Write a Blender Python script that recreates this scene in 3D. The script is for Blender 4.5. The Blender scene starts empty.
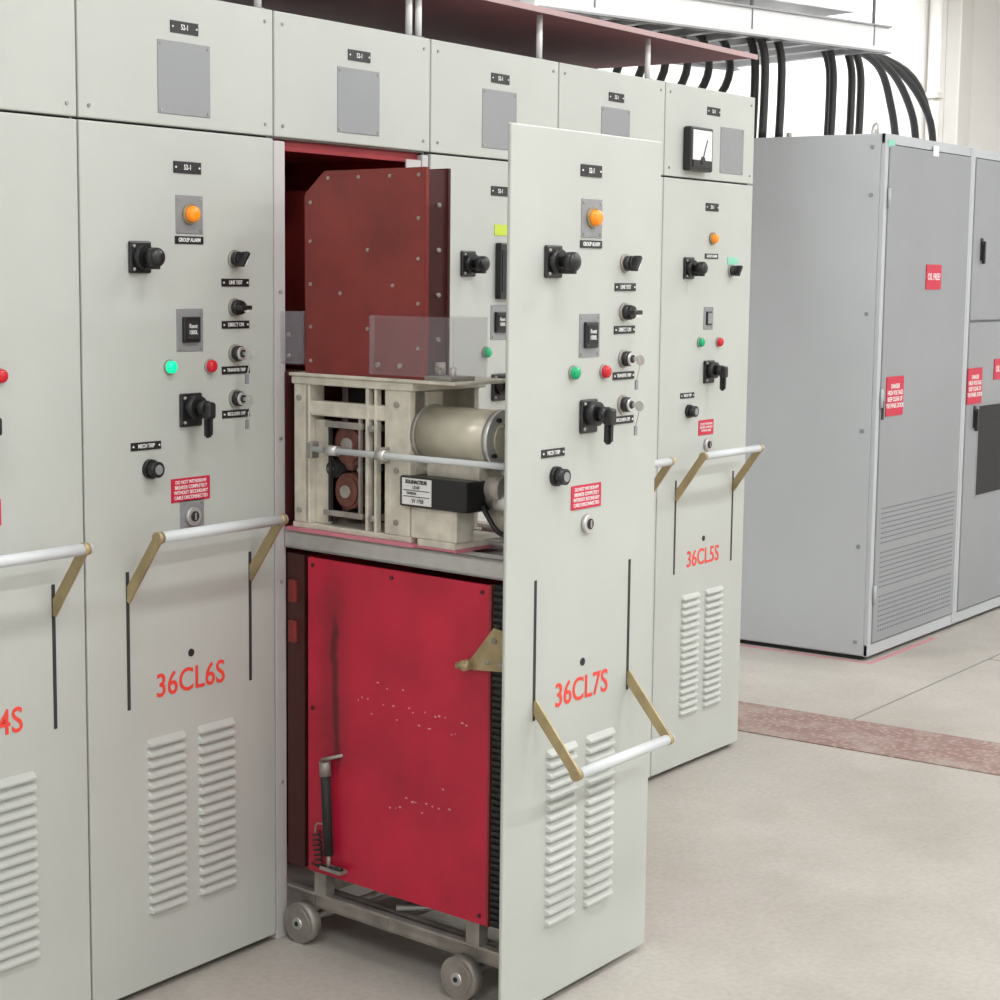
import bpy, bmesh, math, random
from mathutils import Vector, Matrix, Euler
random.seed(7)
COL=bpy.context.collection
bpy.context.scene.view_settings.view_transform='Standard'

# ---------------------------------------------------------------- materials
def mat(name,col,rough=.5,metal=0,noise=0.0,nscale=8,bump=0.0,alpha=1.0,emis=None,estr=0,spec=.5,bscale=None):
    m=bpy.data.materials.new(name); m.use_nodes=True
    nt=m.node_tree; b=nt.nodes['Principled BSDF']
    b.inputs['Roughness'].default_value=rough; b.inputs['Metallic'].default_value=metal
    b.inputs['Specular IOR Level'].default_value=spec
    b.inputs['Base Color'].default_value=(*col,1)
    b.inputs['Alpha'].default_value=alpha
    if emis: 
        b.inputs['Emission Color'].default_value=(*emis,1); b.inputs['Emission Strength'].default_value=estr
    if noise>0 or bump>0:
        tc=nt.nodes.new('ShaderNodeTexCoord'); n=nt.nodes.new('ShaderNodeTexNoise')
        n.inputs['Scale'].default_value=nscale; n.inputs['Detail'].default_value=6
        nt.links.new(tc.outputs['Object'],n.inputs['Vector'])
        if noise>0:
            r=nt.nodes.new('ShaderNodeValToRGB')
            r.color_ramp.elements[0].position=.3; r.color_ramp.elements[1].position=.7
            r.color_ramp.elements[0].color=(*[c*(1-noise) for c in col],1)
            r.color_ramp.elements[1].color=(*[min(1,c*(1+noise*.5)) for c in col],1)
            nt.links.new(n.outputs['Fac'],r.inputs['Fac']); nt.links.new(r.outputs['Color'],b.inputs['Base Color'])
        if bump>0:
            n2=nt.nodes.new('ShaderNodeTexNoise'); n2.inputs['Scale'].default_value=bscale or nscale*6
            nt.links.new(tc.outputs['Object'],n2.inputs['Vector'])
            bp=nt.nodes.new('ShaderNodeBump'); bp.inputs['Strength'].default_value=bump; bp.inputs['Distance'].default_value=.002
            nt.links.new(n2.outputs['Fac'],bp.inputs['Height']); nt.links.new(bp.outputs['Normal'],b.inputs['Normal'])
    return m
M={}
M['paint']=mat('panel_paint',(.475,.495,.462),.45,noise=.06,nscale=2.5,bump=.05,bscale=300)
M['paint2']=mat('frame_paint',(.50,.475,.47),.45)
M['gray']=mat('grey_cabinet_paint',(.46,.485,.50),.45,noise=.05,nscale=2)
M['grayshade']=mat('grey_paint_shaded',(.275,.287,.30),.45,noise=.05,nscale=2)  # same paint as the sides, with the fronts' shade put into the colour
M['seam']=mat('seam_dark',(.03,.03,.03),.8)
M['slot']=mat('perforation_dark',(.14,.145,.15),.8)
M['plate']=mat('grey_plate',(.27,.28,.29),.4,metal=.2)
M['alu']=mat('aluminium',(.64,.63,.62),.35,metal=.7,noise=.08,nscale=20)
M['steel']=mat('worn_steel',(.40,.37,.34),.5,metal=.5,noise=.35,nscale=14)
M['cream']=mat('cream_casting',(.66,.62,.53),.5,noise=.25,nscale=18)
M['motor']=mat('motor_paint',(.58,.55,.44),.32,metal=.25,noise=.12,nscale=15)
M['black']=mat('black_plastic',(.014,.014,.015),.35)
M['blackm']=mat('black_matte',(.018,.018,.018),.7)
M['white']=mat('white_ink',(.80,.80,.79),.5)
M['whitebar']=mat('handle_bar_white',(.62,.65,.66),.35)
M['brass']=mat('bronze_bracket',(.42,.33,.18),.45,metal=.35,noise=.25,nscale=20)
M['redtxt']=mat('red_lettering',(.80,.06,.04),.5)
M['redlab']=mat('red_label',(.55,.015,.05),.45)
M['redin']=mat('red_interior',(.30,.010,.018),.55,noise=.2,nscale=4)
M['maroon']=mat('maroon_barrier',(.23,.030,.025),.4,noise=.3,nscale=6)
M['maroond']=mat('maroon_dark',(.06,.013,.012),.45)
M['canopy']=mat('canopy_maroon',(.22,.06,.07),.55,noise=.15,nscale=3)
M['cedge']=mat('canopy_edge',(.44,.30,.30),.5)
M['dark']=mat('dark_interior',(.03,.02,.02),.8)
M['copper']=mat('brown_coil',(.16,.055,.04),.5,noise=.4,nscale=40)
M['amber']=mat('amber_lens',(.85,.25,.01),.25,emis=(1,.25,.0),estr=.25)
M['green_on']=mat('green_lamp_on',(.0,.5,.25),.25,emis=(.0,1,.45),estr=.7)
M['green']=mat('green_lamp',(.0,.32,.12),.25,emis=(0,.5,.2),estr=.14)
M['redl']=mat('red_lamp',(.50,.01,.02),.25,emis=(.7,.01,.02),estr=.12)
M['glabel']=mat('green_label',(.25,.60,.45),.5)
M['ylab']=mat('yellow_green_label',(.50,.62,.05),.5)
M['pink']=mat('pink_edge',(.62,.20,.26),.5)
M['cable']=mat('cable_rubber',(.015,.015,.016),.45)
M['duct']=mat('duct_galvanised',(.72,.73,.74),.35,metal=.4)
M['tray']=mat('tray_galvanised',(.34,.34,.35),.4,metal=.5,noise=.1)
M['wall']=mat('wall_paint',(.85,.835,.81),.7,noise=.03,nscale=.6)
M['ceil']=mat('ceiling_paint',(.80,.79,.78),.8,noise=.03,nscale=.6)
M['pipe']=mat('pipe_white',(.68,.665,.63),.5)
M['clear']=mat('clear_plastic',(.50,.48,.53),.12,alpha=.11)
M['tube']=mat('lamp_tube',(1,1,1),.4,emis=(.98,1,1),estr=4)
M['joint']=mat('floor_joint',(.24,.235,.225),.8)
M['chip']=mat('paint_chip',(.66,.40,.36),.7)

def red_mat():
    m=mat('red_barrier',(.53,.013,.045),.38,noise=.25,nscale=5); nt=m.node_tree; b=nt.nodes['Principled BSDF']
    src=b.inputs['Base Color'].links[0].from_socket
    tc=nt.nodes.new('ShaderNodeTexCoord'); sp=nt.nodes.new('ShaderNodeSeparateXYZ'); nt.links.new(tc.outputs['Object'],sp.inputs[0])
    def mth(op,a,bv=None,c=None):
        n=nt.nodes.new('ShaderNodeMath'); n.operation=op
        for i,v in enumerate((a,bv,c)):
            if v is None: continue
            if isinstance(v,(int,float)): n.inputs[i].default_value=v
            else: nt.links.new(v,n.inputs[i])
        return n.outputs[0]
    ns=nt.nodes.new('ShaderNodeTexNoise'); ns.inputs['Scale'].default_value=7; ns.inputs['Detail'].default_value=6; nt.links.new(tc.outputs['Object'],ns.inputs['Vector'])
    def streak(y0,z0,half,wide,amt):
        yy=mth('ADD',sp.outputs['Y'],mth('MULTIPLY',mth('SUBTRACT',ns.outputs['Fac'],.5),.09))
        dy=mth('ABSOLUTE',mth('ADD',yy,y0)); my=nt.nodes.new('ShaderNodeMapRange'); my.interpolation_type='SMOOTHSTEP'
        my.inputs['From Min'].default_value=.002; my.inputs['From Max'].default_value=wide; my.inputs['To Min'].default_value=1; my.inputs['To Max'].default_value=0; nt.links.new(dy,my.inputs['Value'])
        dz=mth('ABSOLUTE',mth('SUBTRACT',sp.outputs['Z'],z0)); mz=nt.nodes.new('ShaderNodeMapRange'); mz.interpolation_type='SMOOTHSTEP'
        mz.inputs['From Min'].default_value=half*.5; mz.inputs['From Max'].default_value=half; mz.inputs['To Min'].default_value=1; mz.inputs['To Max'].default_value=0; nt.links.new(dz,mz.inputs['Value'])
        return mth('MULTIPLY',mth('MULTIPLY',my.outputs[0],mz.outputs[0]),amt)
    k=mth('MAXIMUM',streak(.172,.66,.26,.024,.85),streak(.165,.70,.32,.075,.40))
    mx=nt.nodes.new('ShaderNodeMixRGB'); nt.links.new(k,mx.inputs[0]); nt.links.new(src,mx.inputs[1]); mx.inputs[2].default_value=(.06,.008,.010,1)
    nt.links.new(mx.outputs[0],b.inputs['Base Color'])
    return m
M['red']=red_mat()
def floor_mat():
    m=bpy.data.materials.new('concrete_floor'); m.use_nodes=True; nt=m.node_tree; b=nt.nodes['Principled BSDF']
    tc=nt.nodes.new('ShaderNodeTexCoord')
    n=nt.nodes.new('ShaderNodeTexNoise'); n.inputs['Scale'].default_value=1.3; n.inputs['Detail'].default_value=9; n.inputs['Roughness'].default_value=.68
    n2=nt.nodes.new('ShaderNodeTexNoise'); n2.inputs['Scale'].default_value=60; n2.inputs['Detail'].default_value=4
    nt.links.new(tc.outputs['Object'],n.inputs['Vector']); nt.links.new(tc.outputs['Object'],n2.inputs['Vector'])
    r=nt.nodes.new('ShaderNodeValToRGB'); r.color_ramp.elements[0].position=.3; r.color_ramp.elements[1].position=.72
    r.color_ramp.elements[0].color=(.37,.34,.30,1); r.color_ramp.elements[1].color=(.52,.49,.445,1)
    mx=nt.nodes.new('ShaderNodeMixRGB'); mx.blend_type='MULTIPLY'; mx.inputs[0].default_value=.35
    r2=nt.nodes.new('ShaderNodeValToRGB'); r2.color_ramp.elements[0].position=.35; r2.color_ramp.elements[0].color=(.72,.72,.72,1); r2.color_ramp.elements[1].position=.6
    nt.links.new(n.outputs['Fac'],r.inputs['Fac']); nt.links.new(n2.outputs['Fac'],r2.inputs['Fac'])
    nt.links.new(r.outputs['Color'],mx.inputs[1]); nt.links.new(r2.outputs['Color'],mx.inputs[2]); nt.links.new(mx.outputs[0],b.inputs['Base Color'])
    b.inputs['Roughness'].default_value=.5
    bp=nt.nodes.new('ShaderNodeBump'); bp.inputs['Strength'].default_value=.15; bp.inputs['Distance'].default_value=.003
    nt.links.new(n2.outputs['Fac'],bp.inputs['Height']); nt.links.new(bp.outputs['Normal'],b.inputs['Normal'])
    return m
M['floor']=floor_mat()
def tread_mat():
    m=bpy.data.materials.new('rusty_tread_plate'); m.use_nodes=True; nt=m.node_tree; b=nt.nodes['Principled BSDF']
    tc=nt.nodes.new('ShaderNodeTexCoord'); v=nt.nodes.new('ShaderNodeTexVoronoi'); v.inputs['Scale'].default_value=42
    n=nt.nodes.new('ShaderNodeTexNoise'); n.inputs['Scale'].default_value=7; n.inputs['Detail'].default_value=6
    nt.links.new(tc.outputs['Object'],v.inputs['Vector']); nt.links.new(tc.outputs['Object'],n.inputs['Vector'])
    r=nt.nodes.new('ShaderNodeValToRGB'); r.color_ramp.elements[0].position=.2; r.color_ramp.elements[1].position=.45
    r.color_ramp.elements[0].color=(.42,.31,.27,1); r.color_ramp.elements[1].color=(.26,.165,.145,1)
    mx=nt.nodes.new('ShaderNodeMixRGB'); mx.blend_type='MIX'; mx.inputs[2].default_value=(.38,.31,.27,1)
    r2=nt.nodes.new('ShaderNodeValToRGB'); r2.color_ramp.elements[0].position=.45; r2.color_ramp.elements[1].position=.75
    nt.links.new(v.outputs['Distance'],r.inputs['Fac']); nt.links.new(n.outputs['Fac'],r2.inputs['Fac'])
    nt.links.new(r2.outputs['Color'],mx.inputs[0]); nt.links.new(r.outputs['Color'],mx.inputs[1]); nt.links.new(mx.outputs[0],b.inputs['Base Color'])
    b.inputs['Roughness'].default_value=.6
    bp=nt.nodes.new('ShaderNodeBump'); bp.inputs['Strength'].default_value=.4; bp.inputs['Distance'].default_value=.004; bp.invert=True
    nt.links.new(v.outputs['Distance'],bp.inputs['Height']); nt.links.new(bp.outputs['Normal'],b.inputs['Normal'])
    return m
M['tread']=tread_mat()

# ---------------------------------------------------------------- geometry helpers
def empty(name,loc=(0,0,0),parent=None,rz=0):
    e=bpy.data.objects.new(name,None); e.empty_display_size=.1; COL.objects.link(e)
    e.location=loc; e.rotation_euler=(0,0,rz); e.parent=parent
    return e
class Part:
    def __init__(s,name,parent=None,loc=(0,0,0)):
        s.name=name; s.parent=parent; s.loc=loc; s.bm=bmesh.new(); s.mats=[]
    def mi(s,k):
        if k not in s.mats: s.mats.append(k)
        return s.mats.index(k)
    def _merge(s,t,k,smooth='none'):
        i=s.mi(k)
        for f in t.faces:
            f.material_index=i
            f.smooth = smooth=='all' or (smooth=='side' and len(f.verts)==4)
        me=bpy.data.meshes.new('tmp'); t.to_mesh(me); t.free(); s.bm.from_mesh(me); bpy.data.meshes.remove(me)
    def box(s,a,b,k,bev=0,rot=None,seg=2):
        a=Vector(a); b=Vector(b); c=(a+b)/2; d=b-a
        t=bmesh.new(); Mx=Matrix.Translation(c)
        if rot: Mx=Mx@Euler(rot).to_matrix().to_4x4()
        Mx=Mx@Matrix.Diagonal((abs(d.x),abs(d.y),abs(d.z),1))
        bmesh.ops.create_cube(t,size=1,matrix=Mx)
        if bev>0: bmesh.ops.bevel(t,geom=t.edges[:],offset=bev,segments=seg,affect='EDGES',profile=.5)
        s._merge(t,k); return s
    def cyl(s,p,q,r,k,r2=None,n=24):
        p=Vector(p); q=Vector(q); d=q-p; t=bmesh.new()
        Mx=Matrix.Translation((p+q)/2)@d.to_track_quat('Z','Y').to_matrix().to_4x4()
        bmesh.ops.create_cone(t,cap_ends=True,segments=n,radius1=r,radius2=r if r2 is None else r2,depth=d.length,matrix=Mx)
        s._merge(t,k,'side'); return s
    def sph(s,c,r,k,sc=(1,1,1),n=16):
        t=bmesh.new(); bmesh.ops.create_uvsphere(t,u_segments=n,v_segments=n//2+2,radius=r,matrix=Matrix.Translation(c)@Matrix.Diagonal((*sc,1)))
        s._merge(t,k,'all'); return s
    def prism(s,pts,ext,k,bev=0):
        ext=Vector(ext); t=bmesh.new()
        A=[t.verts.new(p) for p in pts]; B=[t.verts.new(Vector(p)+ext) for p in pts]
        t.faces.new(A); t.faces.new(B[::-1]); n=len(pts)
        for i in range(n): t.faces.new((A[i],B[i],B[(i+1)%n],A[(i+1)%n]))
        bmesh.ops.recalc_face_normals(t,faces=t.faces[:])
        if bev: bmesh.ops.bevel(t,geom=t.edges[:],offset=bev,segments=2,affect='EDGES')
        s._merge(t,k); return s
    def tube(s,pts,r,k,n=10,sub=6):
        P=[Vector(p) for p in pts]
        if sub>1 and len(P)>2:
            Q=[P[0]*2-P[1]]+P+[P[-1]*2-P[-2]]; R=[]
            for i in range(1,len(Q)-2):
                for j in range(sub):
                    u=j/sub; a,b,c,d=Q[i-1:i+3]
                    R.append(.5*((2*b)+(c-a)*u+(2*a-5*b+4*c-d)*u*u+(3*b-a-3*c+d)*u**3))
            R.append(P[-1]); P=R
        t=bmesh.new(); rings=[]; up=None
        for i,p in enumerate(P):
            d=(P[min(i+1,len(P)-1)]-P[max(i-1,0)]).normalized()
            if up is None: up=d.orthogonal().normalized()
            up=(up-d*up.dot(d)).normalized(); sd=d.cross(up)
            rings.append([t.verts.new(p+r*(math.cos(2*math.pi*j/n)*up+math.sin(2*math.pi*j/n)*sd)) for j in range(n)])
        for a,b in zip(rings,rings[1:]):
            for j in range(n): t.faces.new((a[j],a[(j+1)%n],b[(j+1)%n],b[j]))
        t.faces.new(rings[0][::-1]); t.faces.new(rings[-1])
        s._merge(t,k,'side'); return s
    def done(s):
        me=bpy.data.meshes.new(s.name); s.bm.to_mesh(me); s.bm.free()
        for k in s.mats: me.materials.append(M[k])
        o=bpy.data.objects.new(s.name,me); COL.objects.link(o); o.location=s.loc; o.parent=s.parent
        return o
def text(name,body,parent,loc,size,k,rot=(math.pi/2,0,0),sx=1,ext=.0004,off=0,space=1,lh=1):
    c=bpy.data.curves.new(name,'FONT'); c.body=body; c.size=size; c.align_x='CENTER'; c.align_y='CENTER'
    c.extrude=ext; c.offset=off; c.space_character=space; c.space_line=lh; c.resolution_u=4
    c.materials.append(M[k]); o=bpy.data.objects.new(name,c); COL.objects.link(o)
    o.location=loc; o.rotation_euler=rot; o.scale=(sx,1,1); o.parent=parent
    return o

# ---------------------------------------------------------------- door furniture (local: front face y=0, outward -y)
def label(P,root,txt,x,z,w,h,bg='black',fg='white',size=None,sx=.8,dots=True,lh=1):
    P.box((x-w/2,-.002,z-h/2),(x+w/2,.001,z+h/2),bg)
    if dots:
        for d in (-1,1): P.cyl((x+d*(w/2-.006),-.0035,z),(x+d*(w/2-.006),0,z),.0022,'white',n=8)
    if txt: text('lettering',txt,root,(x,-.0024,z),size or h*.62,fg,sx=sx,lh=lh,off=.0002)
def rot_switch(P,x,z,key=False,ang=0):
    P.cyl((x,-.006,z),(x,0,z),.021,'steel'); P.cyl((x,-.02,z),(x,0,z),.017,'black')
    P.cyl((x,-.026,z),(x,-.02,z),.015,'alu' if key else 'black')
    if key:
        P.cyl((x,-.028,z),(x,-.02,z),.009,'blackm')
        P.box((x-.002,-.045,z-.004),(x+.002,-.024,z+.004),'alu'); P.cyl((x-.001,-.047,z-.002),(x+.001,-.047,z-.002),.012,'alu')
        P.tube([(x+.004,-.044,z-.012),(x+.006,-.04,z-.03),(x+.003,-.036,z-.05)],.0016,'alu',n=6,sub=3)
        P.box((x-.002,-.038,z-.07),(x+.008,-.034,z-.048),'plate')
    else:
        P.box((x-.005,-.04,z-.019),(x+.005,-.02,z+.019),'black',.002,rot=(0,ang,0))
        P.box((x-.0008,-.0405,z-.016),(x+.0008,-.039,z+.0),'white',rot=(0,ang,0))
def lamp(P,x,z,k):
    P.cyl((x,-.005,z),(x,0,z),.0165,'steel'); P.cyl((x,-.012,z),(x,0,z),.014,k); P.sph((x,-.012,z),.0138,k,(1,.5,1))
def knob(P,x,z):
    P.box((x-.038,-.008,z-.035),(x+.026,0,z+.035),'black',.004)
    P.cyl((x-.004,-.024,z),(x-.004,0,z),.026,'black'); P.cyl((x-.004,-.045,z),(x-.004,-.024,z),.012,'black')
    P.cyl((x-.004,-.056,z),(x-.004,-.040,z),.021,'black'); P.sph((x-.004,-.056,z),.021,'black',(1,.6,1))
    P.box((x-.010,-.06,z-.026),(x+.002,-.022,z-.014),'black',.002)
    P.sph((x-.028,-.010,z+.024),.004,'steel'); P.sph((x-.028,-.010,z-.026),.004,'steel')
def pistol(P,x,z):
    P.box((x-.036,-.008,z-.038),(x+.032,0,z+.038),'black',.004)
    P.cyl((x,-.03,z+.006),(x,0,z+.006),.027,'black'); P.cyl((x,-.055,z+.006),(x,-.03,z+.006),.017,'black')
    P.box((x-.012,-.070,z-.018),(x+.014,-.046,z+.02),'black',.006)
    P.prism([(x-.009,-.066,z+.01),(x+.011,-.066,z+.01),(x+.012,-.064,z-.058),(x-.007,-.064,z-.062)],(0,.019,0),'black',.005)
    P.sph((x-.026,-.010,z+.028),.004,'steel'); P.sph((x-.026,-.010,z-.028),.004,'steel')
def screwplate(P,x0,x1,z0,z1,k='plate'):
    P.box((x0,-.002,z0),(x1,.001,z1),k,.0008,seg=1)
    for a in (x0+.008,x1-.008):
        for b in (z0+.008,z1-.008): P.cyl((a,-.004,b),(a,0,b),.0035,'steel',n=8)
def handle(P,up,x1=.12,x2=.51):
    if up: piv=.925; end=(-.10,1.072)
    else: piv=.715; end=(-.115,.572)
    for x in (x1,x2):
        d=Vector((0,end[0],end[1]-piv)).normalized(); nrm=Vector((0,-d.z,d.y))*.013
        p=Vector((x-.003,.004,piv)); q=Vector((x-.003,end[0],end[1]))
        P.prism([p+nrm,p-nrm,q-nrm*.9,q+d*.008,q+nrm*.9],(.006,0,0),'brass')
        P.cyl((x-.007,end[0],end[1]),(x+.008,end[0],end[1]),.0135,'brass',n=16)
    P.cyl((x1,end[0],end[1]),(x2+.012,end[0],end[1]),.0125,'whitebar')
    P.sph((x2+.012,end[0],end[1]),.0125,'whitebar',(.4,1,1))
def louvers(P,x0,x1,z0,n=17,pitch=.0243):
    for i in range(n):
        z=z0+i*pitch; h=.018; pr=.0105; e=.007
        P.box((x0+e,-.0006,z-.0015),(x1-e,.0,z+.004),'blackm')  # dark strip paints in the shade and slot opening under the lip
        t=bmesh.new()
        v=[t.verts.new(p) for p in [(x0,0,z+.001),(x0+.001,0,z+h*.8),(x0+e,0,z+h),(x1-e,0,z+h),(x1-.001,0,z+h*.8),(x1,0,z+.001),
            (x0+e,-pr,z+.001),(x1-e,-pr,z+.001),(x0+e,-pr,z+.006),(x1-e,-pr,z+.006)]]
        for f in [(2,8,9,3),(8,6,7,9),(0,6,8),(0,8,1),(1,8,2),(5,9,7),(5,4,9),(4,3,9)]: t.faces.new([v[j] for j in f])
        bmesh.ops.recalc_face_normals(t,faces=t.faces[:]); P._merge(t,'paint')
def door(root,code,w=.6,up=True,style='std',keyplate=True,lit=False,th=.022,xs=.0025):
    g=.0025
    D=Part('door_panel',root); D.box((xs,0,.018),(w-g,th,1.9615-g),'paint',.003); D.done()
    P=Part('door_hardware',root)
    label(P,root,'52-1',.315,1.876,.085,.026)
    small=style=='end'
    if style=='part':
        P.box((.29,-.002,1.755),(.36,0,1.785),'ylab'); P.box((.295,-.02,1.58),(.365,0,1.735),'black',.004)
        P.box((.303,-.022,1.60),(.357,-.019,1.715),'blackm')
    else:
        if not small: screwplate(P,.278,.362,1.73,1.815,'plate')
        rr=.017 if not small else .014
        P.cyl((.32,-.008,1.774),(.32,0,1.774),rr+.006,'brass'); P.cyl((.32,-.018,1.774),(.32,0,1.774),rr,'amber'); P.sph((.32,-.018,1.774),rr,'amber',(1,.45,1))
        label(P,root,'GROUP ALARM',.319,1.716,.088,.017,'black','white',.0125,dots=False)
    knob(P,.172,1.676)
    if style!='left' and not small:
        rot_switch(P,.463,1.676,False,.6); label(P,root,'LINE TEST',.466,1.622,.09,.018,size=.0125)
        rot_switch(P,.463,1.565,False,1.57); label(P,root,'DIRECT ON',.466,1.525,.09,.018,size=.0125)
        rot_switch(P,.463,1.459,True); label(P,root,'TRANSFER TRIP',.466,1.42,.092,.018,size=.011)
        rot_switch(P,.463,1.354,True); label(P,root,'RECLOSER OFF',.466,1.318,.092,.018,size=.011)
    if not small:
        screwplate(P,.277,.36,1.467,1.563); P.box((.293,-.010,1.487),(.345,0,1.545),'black',.003)
        P.box((.299,-.0115,1.496),(.339,-.009,1.537),'blackm'); text('counter_text','Reset\n1000L',root,(.319,-.012,1.517),.014,'white',sx=.8)
    else:
        rot_switch(P,.455,1.67,False,.6); P.box((.43,-.002,1.69),(.50,0,1.715),'glabel')
        screwplate(P,.277,.34,1.475,1.55); P.box((.29,-.008,1.49),(.325,0,1.535),'black',.003)
        P.box((.294,-.009,1.495),(.321,-.007,1.53),'plate')
    lamp(P,.253,1.434,'green_on' if lit else 'green'); lamp(P,.38,1.432,'redl')
    pistol(P,.318,1.335)
    label(P,root,'MECH TRIP',.18,1.262,.09,.018,size=.0125)
    P.cyl((.19,-.010,1.21),(.19,0,1.21),.022,'black'); P.cyl((.19,-.030,1.21),(.19,0,1.21),.018,'black'); P.cyl((.19,-.032,1.21),(.19,-.03,1.21),.011,'plate')
    if small: P.box((.26,-.002,1.125),(.36,0,1.175),'redlab'); text('warning','DO NOT WITHDRAW\nBREAKER COMPLETELY\nWITHOUT CABLE',root,(.31,-.0024,1.15),.011,'white',sx=.75)
    else:
        P.box((.255,-.002,1.127),(.377,0,1.181),'redlab')
        text('warning','DO NOT WITHDRAW\nBREAKER COMPLETELY\nWITHOUT SECONDARY\nCABLE DISCONNECTED',root,(.316,-.0024,1.154),.0115,'white',sx=.85,off=.0001,lh=1.02)
    if keyplate: screwplate(P,.282,.358,1.055,1.13)
    P.cyl((.318,-.012,1.092),(.318,0,1.092),.021,'alu'); P.cyl((.318,-.014,1.092),(.318,0,1.092),.012,'blackm'); P.box((.316,-.016,1.084),(.320,-.013,1.10),'alu')
    for x in (.12,.51): P.box((x-.0045,-.0012,.675),(x+.0045,0,.987),'seam')
    P.cyl((.313,-.002,.775),(.313,0,.775),.009,'blackm')
    handle(P,up)
    P.done()
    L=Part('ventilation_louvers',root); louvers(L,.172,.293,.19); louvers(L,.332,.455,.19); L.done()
    if code: text('panel_code',code,root,(.312,-.001,.712),.076,'redtxt',sx=.93,off=.0006)
def topbox(root,style='std'):
    g=.0025
    T=Part('top_compartment_panel',root); T.box((g,0,1.9615+g),(.6-g,.022,2.2535),'paint',.003)
    if style=='end':
        T.box((.115,-.03,1.985),(.262,0,2.125),'black',.006); T.box((.128,-.032,2.005),(.25,-.028,2.115),'white',.002)
        T.box((.128,-.033,1.997),(.25,-.03,2.02),'black'); T.cyl((.188,-.034,2.022),(.215,-.034,2.085),.0015,'seam',n=6)
        T.cyl((.188,-.036,2.02),(.188,-.03,2.02),.012,'black')
        screwplate(T,.36,.52,1.99,2.14); label(T,root,'52-1',.31,2.185,.085,.026)
    else:
        screwplate(T,.228,.389,1.99,2.148); label(T,root,'52-1',.31,2.18,.085,.026)
    for x in (.03,.57):
        for z in (1.99,2.225): T.cyl((x,-.003,z),(x,0,z),.004,'steel',n=8)
    T.done()

def bay(x0,code,style='std',lit=False,keyplate=True):
    root=empty('switchgear_cabinet',(x0,0,0))
    B=Part('cabinet_body',root); B.box((.001,.024,.03),(.599,1.2,2.2535),'paint',.002)
    B.box((.002,.035,0),(.598,1.19,.03),'blackm'); B.box((.004,.0225,.02),(.596,.0245,2.25),'seam'); B.done()
    door(root,code,style=style,lit=lit,keyplate=keyplate); topbox(root,style)
    return root
bay(-1.2,'36CL2S',style='left'); bay(-.6,'36CL4S',style='left'); bay(0,'36CL6S',lit=True)
bay(1.2,'',style='part'); bay(1.8,''); bay(2.4,'36CL5S',style='end',keyplate=False)

# open bay with red interior
root=empty('switchgear_cabinet',(.6,0,0))
B=Part('open_cubicle',root)
B.box((.001,.03,.0),(.014,1.2,1.9615),'redin'); B.box((.586,.03,0),(.599,1.2,1.9615),'redin')
B.box((.001,1.185,0),(.599,1.2,2.25),'redin'); B.box((.001,.03,1.945),(.599,1.2,1.9615),'redin')
B.box((.001,.024,1.9620),(.599,1.2,2.2535),'paint')
B.box((.003,.003,0),(.042,.03,1.955),'paint2',.003); B.box((.57,.003,0),(.597,.03,1.955),'paint2',.003)
B.box((.042,.02,1.935),(.57,.035,1.955),'redin')
B.box((.50,.0,1.90),(.56,.004,1.94),'paint2')
for z in (.4,.9,1.25,1.6): B.cyl((.022,-.002,z),(.022,.004,z),.004,'steel',n=8)
B.box((.03,.6,.95),(.57,1.18,.97),'redin')
for x in (.15,.3,.45):
    for z in (1.15,1.55): B.cyl((x,.6,z),(x,1.18,z),.045,'maroond'); B.cyl((x,.52,z),(x,.6,z),.02,'copper')
B.done(); topbox(root)

# ---------------------------------------------------------------- withdrawn breaker truck
TH=math.radians(-5.39)
truck=empty('circuit_breaker_truck',(.637,0,0),rz=TH)
Mi=(Matrix.Translation((.637,0,0))@Matrix.Rotation(TH,4,'Z')).inverted()
dl=empty('front_door',(0,0,0),truck); dl.matrix_local=Mi@Matrix.Translation((.480,-.7625,0))
door(dl,'36CL7S',w=.621,up=False,keyplate=False,th=.009,xs=.009)
F=Part('door_stiffeners',dl); F.box((.07,.009,.05),(.10,.03,1.93),'paint',.002); F.box((.55,.009,.05),(.58,.03,1.93),'paint',.002)
F.box((.07,.009,1.90),(.58,.03,1.93),'paint'); F.box((.07,.009,.05),(.58,.03,.08),'paint'); F.done()

def V(w,v,z): return (w,-v,z)
# chassis
C=Part('chassis',truck)
for w0 in (.022,.42):
    C.box(V(w0,.0,.092),V(w0+.006,.72,.137),'steel'); C.box(V(w0-.022,.0,.131),V(w0+.03,.72,.137),'steel'); C.box(V(w0,.0,.09),V(w0+.03,.72,.095),'steel')
for v in (.02,.30,.66): C.box(V(.02,v,.10),V(.45,v+.03,.13),'steel')
C.box(V(.14,.05,.137),V(.17,.70,.155),'steel')
C.box(V(0,.60,.137),V(.03,.64,.19),'steel'); C.box(V(0,.10,.137),V(.03,.14,.19),'steel')
C.cyl(V(.03,.35,.15),V(.30,.62,.15),.008,'alu')
C.cyl(V(.02,.056,.055),V(.45,.056,.055),.010,'steel'); C.cyl(V(.02,.587,.055),V(.45,.587,.055),.010,'steel')
C.box(V(.02,.03,.05),V(.03,.08,.12),'steel'); C.box(V(.02,.56,.05),V(.03,.615,.12),'steel')
C.done()
W=Part('wheels',truck)
for w0 in (-.014,.455):
    for v in (.056,.587):
        W.cyl(V(w0,v,.051),V(w0+.03,v,.051),.051,'steel',n=40); W.cyl(V(w0-.002,v,.051),V(w0+.032,v,.051),.040,'steel',n=40)
        W.cyl(V(w0-.006,v,.051),V(w0+.035,v,.051),.015,'alu'); W.cyl(V(w0-.008,v,.051),V(w0,v,.051),.006,'blackm')
W.done()
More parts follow.
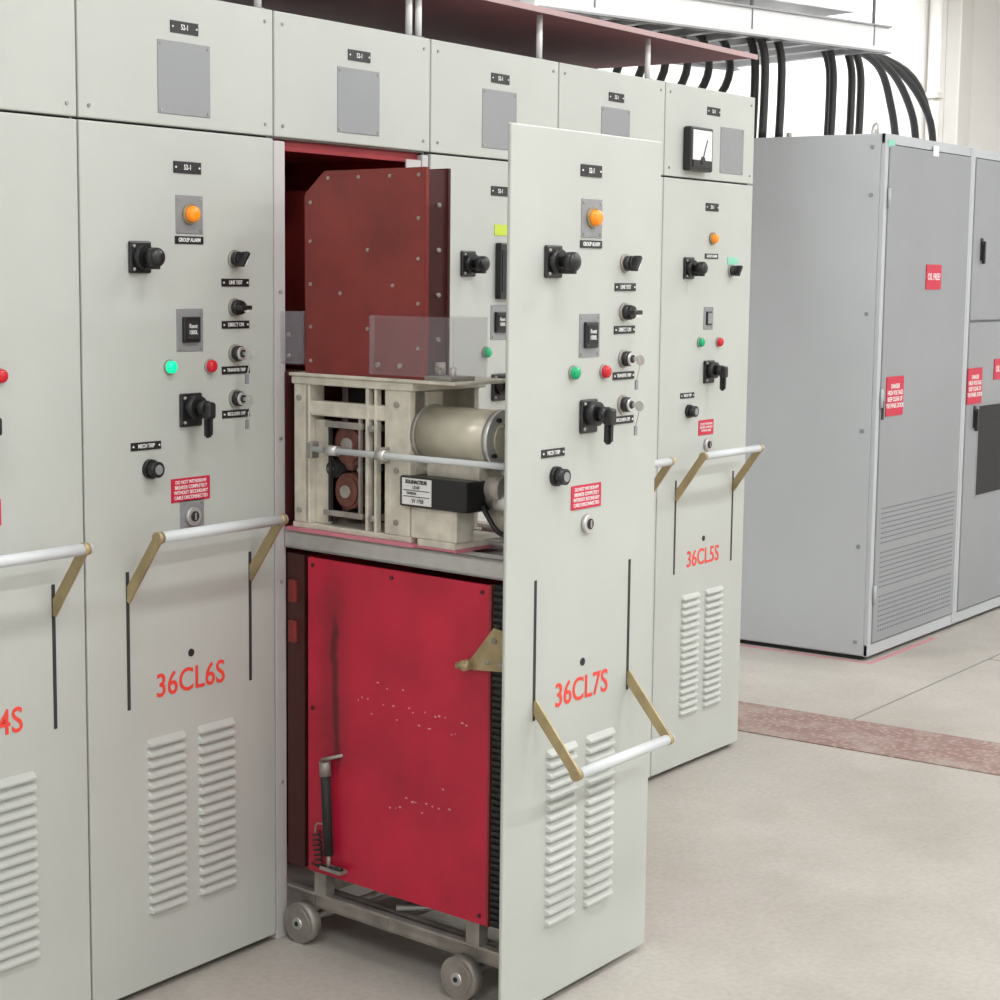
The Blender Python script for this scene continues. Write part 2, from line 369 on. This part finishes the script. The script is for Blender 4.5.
# lower red barriers
R=Part('red_barriers',truck)
R.box(V(0,.078,.19),V(.008,.662,.968),'red',.001); R.box(V(.44,.078,.19),V(.448,.662,.968),'red',.001)
R.box(V(.008,.078,.19),V(.44,.086,.968),'redin'); R.box(V(.02,.64,.2),V(.44,.655,.95),'dark')
for v,z in ((.095,.95),(.64,.95),(.095,.21),(.64,.21),(.36,.95),(.095,.6)): R.cyl(V(-.003,v,z),V(0,v,z),.005,'maroond',n=10)
for i in range(34):
    row=i<22
    v=.25+.35*((i*.618)%1) if row else .34+.22*((i*.618)%1); z=(.645 if row else .435)+random.uniform(-.006,.006)+random.choice([0,0,.045,-.03])
    a=random.uniform(.002,.0035); R.box(V(-.0006,v,z),V(0,v+a*random.uniform(1,3),z+a),'chip')
R.done()
S=Part('cable_duct_strip',truck)
S.box(V(.006,.665,.19),V(.05,.712,.97),'blackm')
for i in range(52): S.box(V(0,.672,.20+i*.0147),V(.008,.710,.208+i*.0147),'black')
S.box(V(-.002,.662,.19),V(.012,.668,.97),'maroon')
S.done()
Bk=Part('pivot_bracket',truck)
Bk.prism([V(-.014,.685,.878),V(-.014,.725,.872),V(-.014,.725,.785),V(-.014,.625,.775),V(-.014,.61,.79)],(.007,0,0),'brass',.001)
Bk.cyl(V(-.028,.61,.785),V(.0,.61,.785),.012,'brass'); Bk.cyl(V(-.024,.588,.782),V(-.024,.625,.785),.008,'brass')
for v,z in ((.69,.85),(.71,.80),(.67,.80)): Bk.cyl(V(-.02,v,z),V(0,v,z),.006,'steel',n=10)
Bk.done()
Sp=Part('trip_rod_and_spring',truck)
Sp.cyl(V(-.018,.156,.465),V(-.018,.168,.25),.0115,'blackm'); Sp.cyl(V(-.018,.155,.480),V(-.018,.158,.445),.014,'steel')
Sp.cyl(V(-.025,.152,.485),V(.0,.20,.500),.0045,'steel'); Sp.cyl(V(-.018,.168,.26),V(-.018,.169,.22),.005,'steel')
Sp.box(V(-.026,.145,.212),V(0,.215,.220),'steel'); Sp.cyl(V(-.018,.13,.216),V(-.018,.215,.226),.0045,'blackm')
hel=[V(-.018+.010*math.cos(a),.125+.010*math.sin(a)+.01*a/40,.30-.085*a/44) for a in [i*.55 for i in range(80)]]
Sp.tube(hel,.0022,'blackm',n=6,sub=1)
Sp.tube([V(-.018,.120,.297),V(-.018,.128,.32),V(-.018,.155,.325)],.0022,'steel',n=6)
Sp.done()
Pd=Part('side_pads',truck)
for z in (.75,.85): Pd.box(V(-.004,.01,z),V(.01,.035,z+.055),'maroon',.003)
Pd.box(V(.005,.0,.19),V(.03,.06,.97),'maroond'); Pd.done()
# shelf
H=Part('support_shelf',truck)
H.box(V(-.004,.0,.984),V(.002,.72,1.028),'alu'); H.box(V(-.004,.0,1.022),V(.05,.72,1.028),'alu'); H.box(V(-.004,.0,.984),V(.04,.72,.989),'alu')
H.box(V(.05,.0,1.012),V(.45,.72,1.018),'steel'); H.box(V(.41,.0,.984),V(.45,.72,1.028),'alu')
for v in (.1,.25,.38): H.cyl(V(.08,v,1.02),V(.08,v,1.036),.008,'steel')
H.cyl(V(.12,.40,1.04),V(.12,.72,1.04),.008,'alu'); H.cyl(V(.2,.38,1.045),V(.2,.72,1.045),.006,'blackm'); H.cyl(V(.28,.38,1.04),V(.28,.72,1.04),.006,'steel')
H.done()
# mechanism
A=Part('operating_mechanism',truck)
A.box(V(-.010,.01,1.0285),V(.26,.435,1.0365),'pink'); A.box(V(0,.025,1.0365),V(.245,.42,1.05),'cream',.002)
A.box(V(0,.030,1.05),V(.014,.082,1.385),'cream',.003); A.box(V(.0,.07,1.05),V(.05,.084,1.385),'cream',.002)
A.box(V(.02,.084,1.05),V(.028,.135,1.30),'cream',.002)
A.box(V(0,.335,1.05),V(.02,.415,1.385),'cream',.003); A.box(V(.02,.34,1.05),V(.24,.352,1.385),'cream',.002)
A.box(V(.02,.395,1.05),V(.23,.415,1.30),'cream',.002)
A.box(V(.225,.04,1.05),V(.24,.41,1.385),'cream')
A.box(V(-.004,.025,1.383),V(.25,.425,1.402),'cream',.003); A.box(V(-.008,.02,1.402),V(.20,.56,1.41),'cream',.002)
A.box(V(.004,.082,1.31),V(.03,.335,1.345),'cream',.003); A.box(V(.002,.270,1.05),V(.02,.280,1.385),'cream',.002); A.box(V(.002,.298,1.05),V(.02,.306,1.385),'cream',.002)
A.box(V(.13,.082,1.05),V(.14,.34,1.385),'dark')
def drum(v,z,r,k='copper'):
    A.cyl(V(.02,v,z),V(.11,v,z),r,k,n=32); A.cyl(V(.014,v,z),V(.022,v,z),r*.82,k,n=32); A.cyl(V(.008,v,z),V(.016,v,z),r*.35,'steel',n=20)
    A.cyl(V(.10,v,z),V(.115,v,z),r*1.1,'blackm',n=32)
drum(.20,1.245,.050); drum(.195,1.135,.043); drum(.145,1.185,.022,'blackm'); drum(.245,1.19,.020,'blackm')
A.sph(V(.03,.20,1.20),.018,'copper'); A.box(V(.004,.145,1.06),V(.012,.153,1.30),'blackm'); A.box(V(.004,.246,1.08),V(.012,.253,1.31),'steel')
A.box(V(.0,.135,1.285),V(.012,.26,1.30),'steel',.002); A.box(V(.0,.13,1.075),V(.012,.26,1.088),'steel',.002)
for z in (1.08,1.29): A.cyl(V(-.002,.29,z),V(.1,.29,z),.008,'steel',n=12)
A.cyl(V(-.018,.11,1.232),V(-.018,.72,1.236),.0075,'whitebar'); A.cyl(V(-.018,.16,1.233),V(-.018,.20,1.233),.012,'alu'); A.cyl(V(-.018,.33,1.234),V(-.018,.36,1.234),.013,'alu')
A.box(V(-.026,.10,1.21),V(.0,.118,1.25),'steel',.003); A.box(V(-.024,.338,1.215),V(.002,.352,1.252),'steel',.002)
for v,z in ((.375,1.35),(.375,1.08),(.05,1.35),(.05,1.08),(.375,1.2)): A.cyl(V(-.005,v,z),V(0,v,z),.007,'steel',n=12)
A.done()
Mo=Part('charging_motor',truck)
Mo.cyl(V(.07,.420,1.283),V(.07,.632,1.283),.066,'motor',n=48); Mo.cyl(V(.07,.415,1.283),V(.07,.427,1.283),.069,'steel',n=48)
Mo.cyl(V(.07,.630,1.283),V(.07,.646,1.283),.069,'alu',n=48); Mo.cyl(V(.07,.646,1.283),V(.07,.650,1.283),.045,'motor',n=40)
Mo.cyl(V(.07,.646,1.283),V(.07,.675,1.283),.012,'steel'); Mo.cyl(V(.05,.646,1.315),V(.05,.657,1.315),.006,'steel')
for a in range(4): Mo.cyl(V(.07+.056*math.cos(a*1.57+.6),.646,1.283+.056*math.sin(a*1.57+.6)),V(.07+.056*math.cos(a*1.57+.6),.654,1.283+.056*math.sin(a*1.57+.6)),.005,'blackm',n=8)
Mo.box(V(.03,.44,1.19),V(.11,.60,1.230),'cream',.003); Mo.box(V(.05,.414,1.20),V(.10,.424,1.38),'cream')
Mo.done()
Ab=Part('auxiliary_switch_box',truck)
Ab.box(V(-.012,.395,1.122),V(.07,.60,1.192),'black',.004); Ab.box(V(-.014,.405,1.128),V(-.011,.495,1.188),'white')
Ab.box(V(-.015,.41,1.160),V(-.0135,.49,1.1615),'seam'); Ab.box(V(-.015,.41,1.146),V(-.0135,.49,1.1475),'seam')
Ab.box(V(.0,.42,1.05),V(.06,.56,1.122),'cream',.003); Ab.box(V(.0,.436,1.0285),V(.2,.56,1.034),'pink'); Ab.box(V(.0,.44,1.034),V(.2,.555,1.05),'cream',.002)
Ab.cyl(V(.07,.60,1.15),V(.07,.64,1.15),.02,'steel'); Ab.cyl(V(.03,.64,1.18),V(.03,.68,1.18),.030,'steel'); Ab.cyl(V(.03,.66,1.15),V(.03,.70,1.15),.022,'alu')
Ab.cyl(V(.12,.56,1.13),V(.12,.70,1.13),.03,'steel'); Ab.cyl(V(.1,.6,1.10),V(.1,.66,1.10),.028,'cream')
Ab.tube([V(.04,.60,1.135),V(.05,.64,1.08),V(.05,.69,1.075),V(.06,.715,1.05)],.006,'cable')
Ab.done()
rx=(math.pi/2,0,-math.pi/2)
text('label_lettering','SOLENACTEUR',truck,V(-.0155,.45,1.180),.0115,'seam',rot=rx,sx=.85,off=.0003)
text('label_lettering','LB 60',truck,V(-.0155,.45,1.168),.010,'seam',rot=rx,sx=.9)
text('label_lettering','TENSION',truck,V(-.0155,.435,1.154),.008,'seam',rot=rx,sx=.9)
text('label_lettering','SV 1758',truck,V(-.0155,.455,1.137),.012,'seam',rot=rx,sx=.9)
# arc chute barrier
Ar=Part('arc_chute_barrier',truck)
Ar.prism([V(0,.070,1.41),V(0,.46,1.41),V(0,.46,1.882),V(0,.135,1.882),V(0,.068,1.83)],(.012,0,0),'maroon',.001)
Ar.prism([V(.012,.075,1.41),V(.012,.455,1.41),V(.012,.455,1.878),V(.012,.135,1.878),V(.012,.075,1.83)],(.062,0,0),'maroond')
Ar.prism([V(.074,.075,1.41),V(.074,.46,1.41),V(.074,.46,1.882),V(.074,.135,1.882),V(.074,.07,1.83)],(.008,0,0),'maroond')
for v,z in [(.09,1.81),(.15,1.865),(.25,1.865),(.35,1.865),(.44,1.865),(.44,1.77),(.44,1.68),(.44,1.58),(.44,1.48),(.09,1.72),(.09,1.62),(.09,1.52),(.09,1.44),(.28,1.70),(.28,1.52),(.36,1.62),(.19,1.60)]:
    Ar.cyl(V(-.003,v,z),V(0,v,z),.0042,'steel',n=10)
for z in (1.5,1.6,1.7,1.8): Ar.cyl(V(.045,.455,z),V(.045,.462,z),.005,'steel',n=10)
for w0 in (.19,.34):
    Ar.prism([V(w0,-.30,1.41),V(w0,.05,1.41),V(w0,.05,1.85),V(w0,-.30,1.85)],(.08,0,0),'maroon')
    Ar.box(V(w0,-.25,1.03),V(w0+.08,.0,1.41),'maroond')
Ar.box(V(.0,-.25,1.03),V(.09,.0,1.41),'maroond')
Ar.done()
Cl=Part('clear_covers',truck)
def clr(v0,v1,w0,w1,z0,z1,t=.003):
    Cl.box(V(w0,v0,z0),V(w0+t,v1,z1),'clear'); Cl.box(V(w1-t,v0,z0),V(w1,v1,z1),'clear')
    Cl.box(V(w0+t,v1-t,z0),V(w1-t,v1,z1),'clear'); Cl.box(V(w0+t,v0,z0),V(w1-t,v0+t,z1),'clear'); Cl.box(V(w0+t,v0+t,z0),V(w1-t,v1-t,z0+t),'clear')
clr(.30,.56,-.016,.10,1.418,1.552); clr(.0,.065,-.016,.06,1.43,1.555)
for v in (.33,.40,.52): Cl.cyl(V(-.02,v,1.44),V(-.014,v,1.44),.006,'steel',n=10)
for z in (1.45,1.50): Cl.cyl(V(-.02,.03,z),V(-.014,.03,z),.005,'steel',n=10)
Cl.cyl(V(.03,.48,1.41),V(.03,.48,1.45),.012,'steel'); Cl.cyl(V(.03,.52,1.41),V(.03,.52,1.44),.008,'alu'); Cl.box(V(.0,.46,1.41),V(.08,.54,1.42),'steel')
Cl.done()

# ---------------------------------------------------------------- canopy over row
cn=empty('overhead_canopy',(0,0,0))
P=Part('canopy_sheet',cn); P.box((-1.2,.0,2.385),(3.0,1.1,2.395),'canopy'); P.box((-1.2,-.004,2.380),(3.0,.0,2.396),'cedge'); P.done()
P=Part('canopy_posts',cn)
for x in (-.6,0,.6,1.17,1.21,1.77,2.37): 
    P.cyl((x,.05,2.2535),(x,.05,2.385),.009,'white'); P.cyl((x,.05,2.2535),(x,.05,2.262),.016,'plate')
for x in (-.6,.6,1.8,2.9): P.cyl((x,1.0,2.2535),(x,1.0,2.385),.009,'white')
P.done()

# ---------------------------------------------------------------- grey control cabinets
def signs(P,root,x,z,w,h,body,size):
    P.box((x-w/2,-.008,z-h/2),(x+w/2,-.003,z+h/2),'redlab'); text('sign_lettering',body,root,(x,-.0086,z),size,'white',sx=.8,off=.0004)
def gcab(x0,w,kind):
    root=empty('control_cabinet',(x0,.2375,0))
    P=Part('cabinet_shell',root)
    P.box((0,.02,.02),(w,1.05,2.2559),'gray',.006); P.box((.02,.04,0),(w-.02,1.0,.02),'blackm'); P.done()
    D=Part('cabinet_doors',root)
    D.box((.0,.004,.02),(w,.02,.07),'gray'); D.box((.0,.004,2.215),(w,.02,2.256),'gray')
    D.box((0,.0,.02),(.035,.02,2.256),'gray',.003); D.box((w-.02,.0,.02),(w,.02,2.256),'gray',.003)
    if kind==0:
        D.box((.04,-.004,.075),(w-.025,.018,2.21),'grayshade',.004)
        for r in range(27):
            for c in range(34):
                if r%9==8: continue
                x=.09+c*.0245; z=.12+r*.0215
                D.box((x,-.0046,z),(x+.014,-.004,z+.006),'slot')
        signs(D,root,.555,1.66,.17,.11,'OIL FREE?',.042); signs(D,root,.175,1.146,.18,.17,'DANGER\nHIGH VOLTAGE\nKEEP CLEAR OF\nTHE PANEL DOOR',.028)
        D.box((.02,-.003,2.20),(.09,.0,2.23),'glabel'); D.box((.50,-.006,2.19),(.56,-.003,2.235),'white')
        for z in (.25,1.1,1.95): D.cyl((.036,-.008,z),(.036,-.008,z+.08),.007,'gray')
        D.box((.045,-.01,1.05),(.06,-.004,1.13),'black')
    else:
        D.box((.04,-.004,1.46),(w-.025,.018,2.21),'grayshade',.004); D.box((.04,-.004,.075),(w-.025,.018,1.45),'grayshade',.004)
        D.box((.20,-.006,.62),(w-.10,-.003,1.05),'blackm'); D.box((.185,-.005,.605),(w-.085,-.003,1.065),'plate')
        signs(D,root,.125,1.15,.18,.17,'DANGER\nHIGH VOLTAGE\nKEEP CLEAR OF\nTHE PANEL DOOR',.028); signs(D,root,.46,1.22,.18,.1,'OIL FREE?',.042)
        for z in (1.79,1.0):
            D.box((.125,-.010,z-.05),(.155,-.004,z+.055),'black',.003); D.box((.132,-.026,z-.065),(.148,-.010,z+.04),'black',.003); D.cyl((.140,-.02,z+.03),(.140,-.004,z+.03),.012,'black')
    D.done()
    P=Part('side_screws',root)
    if kind==0:
        for y in (.06,.95):
            for z in (.08,.5,1.0,1.5,2.0,2.2): P.cyl((-.004,y,z),(0,y,z),.009,'plate',n=12)
        for y in (.1,.5,.9):
            P.cyl((.1,y,2.2559),(.1,y,2.28),.012,'steel')
        P.tube([(.03,.05,2.256),(.03,.05,2.29),(.05,.07,2.30),(.07,.09,2.29),(.07,.09,2.256)],.006,'alu')
    else: P.cyl((.1,.5,2.2559),(.1,.5,2.28),.012,'steel')
    P.done()
gcab(4.618,.98,0); gcab(5.60,1.1,1); gcab(6.702,1.1,1)

# ---------------------------------------------------------------- cable tray + cables
tr=empty('cable_ladder_tray',(0,0,0))
P=Part('ladder_tray',tr)
a=Vector((3.3,1.12,2.70)); b=Vector((5.33,.56,2.70)); d=(b-a).normalized(); n=Vector((-d.y,d.x,0)); TW=.95
def obox(P,p,q,half,z0,z1,k):
    dd=(q-p).normalized(); nn=Vector((-dd.y,dd.x,0))*half
    P.prism([(p+nn).to_tuple()[:2]+(z0,),(p-nn).to_tuple()[:2]+(z0,),(q-nn).to_tuple()[:2]+(z0,),(q+nn).to_tuple()[:2]+(z0,)],(0,0,z1-z0),k)
for off in (0,TW):
    obox(P,a+n*off,b+n*off,.006,2.67,2.79,'duct' if off==0 else 'tray'); obox(P,a+n*off,b+n*off,.022,2.67,2.678,'tray'); obox(P,a+n*off,b+n*off,.022,2.786,2.794,'tray')
L=(b-a).length
i=0.05
while i<L:
    p=a+d*i; obox(P,p,p+n*TW,.022,2.680,2.72,'tray'); i+=.20
P.done()
P=Part('tray_duct_cover',tr)
obox(P,a+n*.35,b-d*.2+n*.35,.32,2.84,3.2,'duct'); obox(P,a+d*.9+n*.35,a+d*.95+n*.35,.33,2.83,3.21,'duct')
for i in (.3,1.2,2.0):
    p=a+d*i
    for off in (0,TW): P.cyl(p+n*off,Vector(((p+n*off).x,(p+n*off).y,4.2)),.008,'plate',n=10)
P.done()
cb=Part('power_cables',None)
for i,(x,y) in enumerate(((4.70,.86),(4.72,.92),(4.80,.83),(5.22,.78),(5.31,.84),(5.40,.77),(5.50,.77))):
    cb.tube([(x-.14,y+.08,2.76),(x-.05,y+.02,2.72),(x,y,2.62),(x+.01,y,2.45),(x,y,2.262)],.019,'cable')
for i,(x,y) in enumerate(((6.15,.85),(6.40,.85),(6.62,.85),(6.75,.9))):
    cb.tube([(5.25+.04*i,.95,2.76),(5.50,.92,2.78),(5.9+.12*i,.87,2.70),(x-.10,y,2.50),(x,y,2.262)],.019,'cable')
cb.done()
cb=Part('power_cables',None)
for i in range(8):
    x=3.75+.13*i; y=1.35-.035*i
    cb.tube([(x,y,2.745),(x+.05,y-.05,2.66),(x+.1,y-.02,2.50),(x+.05,y+.2,2.2),(x-.1,y+.4,1.5),(x-.2,y+.4,.0)],.018,'cable')
for i in range(7):
    cb.tube([(3.35,1.8-.09*i,2.745),(3.9,1.64-.09*i,2.745),(4.5,1.47-.09*i,2.745)],.02,'cable')
cb.done()

# ---------------------------------------------------------------- room
def slab(name,a,b,k):
    return Part(name).box(a,b,k).done()
X0,X1,Y0,Y1,Z1=-5.0,13.0,-6.0,2.6,4.2
slab('floor',(X0,Y0,-.1),(X1,Y1,0),'floor')
slab('ceiling',(X0,Y0,Z1),(X1,Y1,Z1+.1),'ceil')
slab('wall_back',(X0,Y1,0),(X1,Y1+.1,Z1),'wall'); slab('wall_front',(X0,Y0-.1,0),(X1,Y0,Z1),'wall')
slab('wall_left',(X0-.1,Y0,0),(X0,Y1,Z1),'wall'); slab('wall_right',(X1,Y0,0),(X1+.1,Y1,Z1),'wall')
P=Part('wall_column'); P.box((11.0,Y1-.12,0),(11.25,Y1,Z1),'pipe',.01); P.done()
P=Part('wall_pipe'); P.cyl((10.6,Y1-.08,0),(10.6,Y1-.08,Z1),.05,'pipe')
for z in (1,2,3): P.box((10.53,Y1-.14,z),(10.67,Y1,z+.04),'pipe')
P.done()
P=Part('trench_cover'); P.box((3.19,-5.5,0.0),(3.60,2.4,.004),'tread')
P.done()
P=Part('trim_floor_joints')
P.box((3.62,-.165,0),(12.8,-.157,.0012),'joint'); P.box((5.0,-5.9,0),(5.008,-.16,.0012),'joint'); P.box((1.6,-5.9,0),(1.606,-2.2,.0012),'joint')
P.done()
P=Part('floor_marking_line'); P.box((4.585,.22,0),(4.60,1.25,.0015),'pink'); P.box((4.585,.205,0),(5.3,.22,.0015),'pink'); P.done()

# lights: fluorescent battens
def batten(x,y,power,L=1.5):
    r=empty('unseen_ceiling_light',(x,y,Z1-.06))
    P=Part('housing',r); P.box((-L/2,-.15,0),(L/2,.15,.06),'white',.01); P.cyl((-L/2+.05,-.06,-.02),(L/2-.05,-.06,-.02),.016,'tube'); P.cyl((-L/2+.05,.06,-.02),(L/2-.05,.06,-.02),.016,'tube'); P.done()
    l=bpy.data.lights.new('tube_light','AREA'); l.shape='RECTANGLE'; l.size=L; l.size_y=.3; l.energy=power; l.color=(.975,.99,1)
    o=bpy.data.objects.new('tube_light',l); COL.objects.link(o); o.parent=r; o.location=(0,0,-.05)
for x in (-3,0,3,6,9.5): 
    batten(x,-2.0,44 if x<5 else 54); batten(x,-4.6,64)
for x in (2.2,5.5,9): batten(x,1.7,85)  # out of view; leftmost one added to brighten the grey cabinet's side face
w=bpy.data.worlds.new('World'); bpy.context.scene.world=w; w.use_nodes=True
w.node_tree.nodes['Background'].inputs[0].default_value=(.9,.93,1,1); w.node_tree.nodes['Background'].inputs[1].default_value=.3

# ---------------------------------------------------------------- camera
yaw,pitch,roll=.6199,.1224,.0113
Fv=Vector((math.cos(yaw)*math.cos(pitch),math.sin(yaw)*math.cos(pitch),-math.sin(pitch)))
Rv=Vector((math.sin(yaw),-math.cos(yaw),0)); Uv=Rv.cross(Fv)
R2=Rv*math.cos(roll)+Uv*math.sin(roll); U2=-Rv*math.sin(roll)+Uv*math.cos(roll)
mw=Matrix((( R2.x,U2.x,-Fv.x,-2.6371),(R2.y,U2.y,-Fv.y,-2.9757),(R2.z,U2.z,-Fv.z,1.6451),(0,0,0,1)))
cam=bpy.data.cameras.new('Camera'); cam.lens=65.69; cam.sensor_width=36; cam.clip_start=.05
co=bpy.data.objects.new('Camera',cam); COL.objects.link(co); co.matrix_world=mw
bpy.context.scene.camera=co
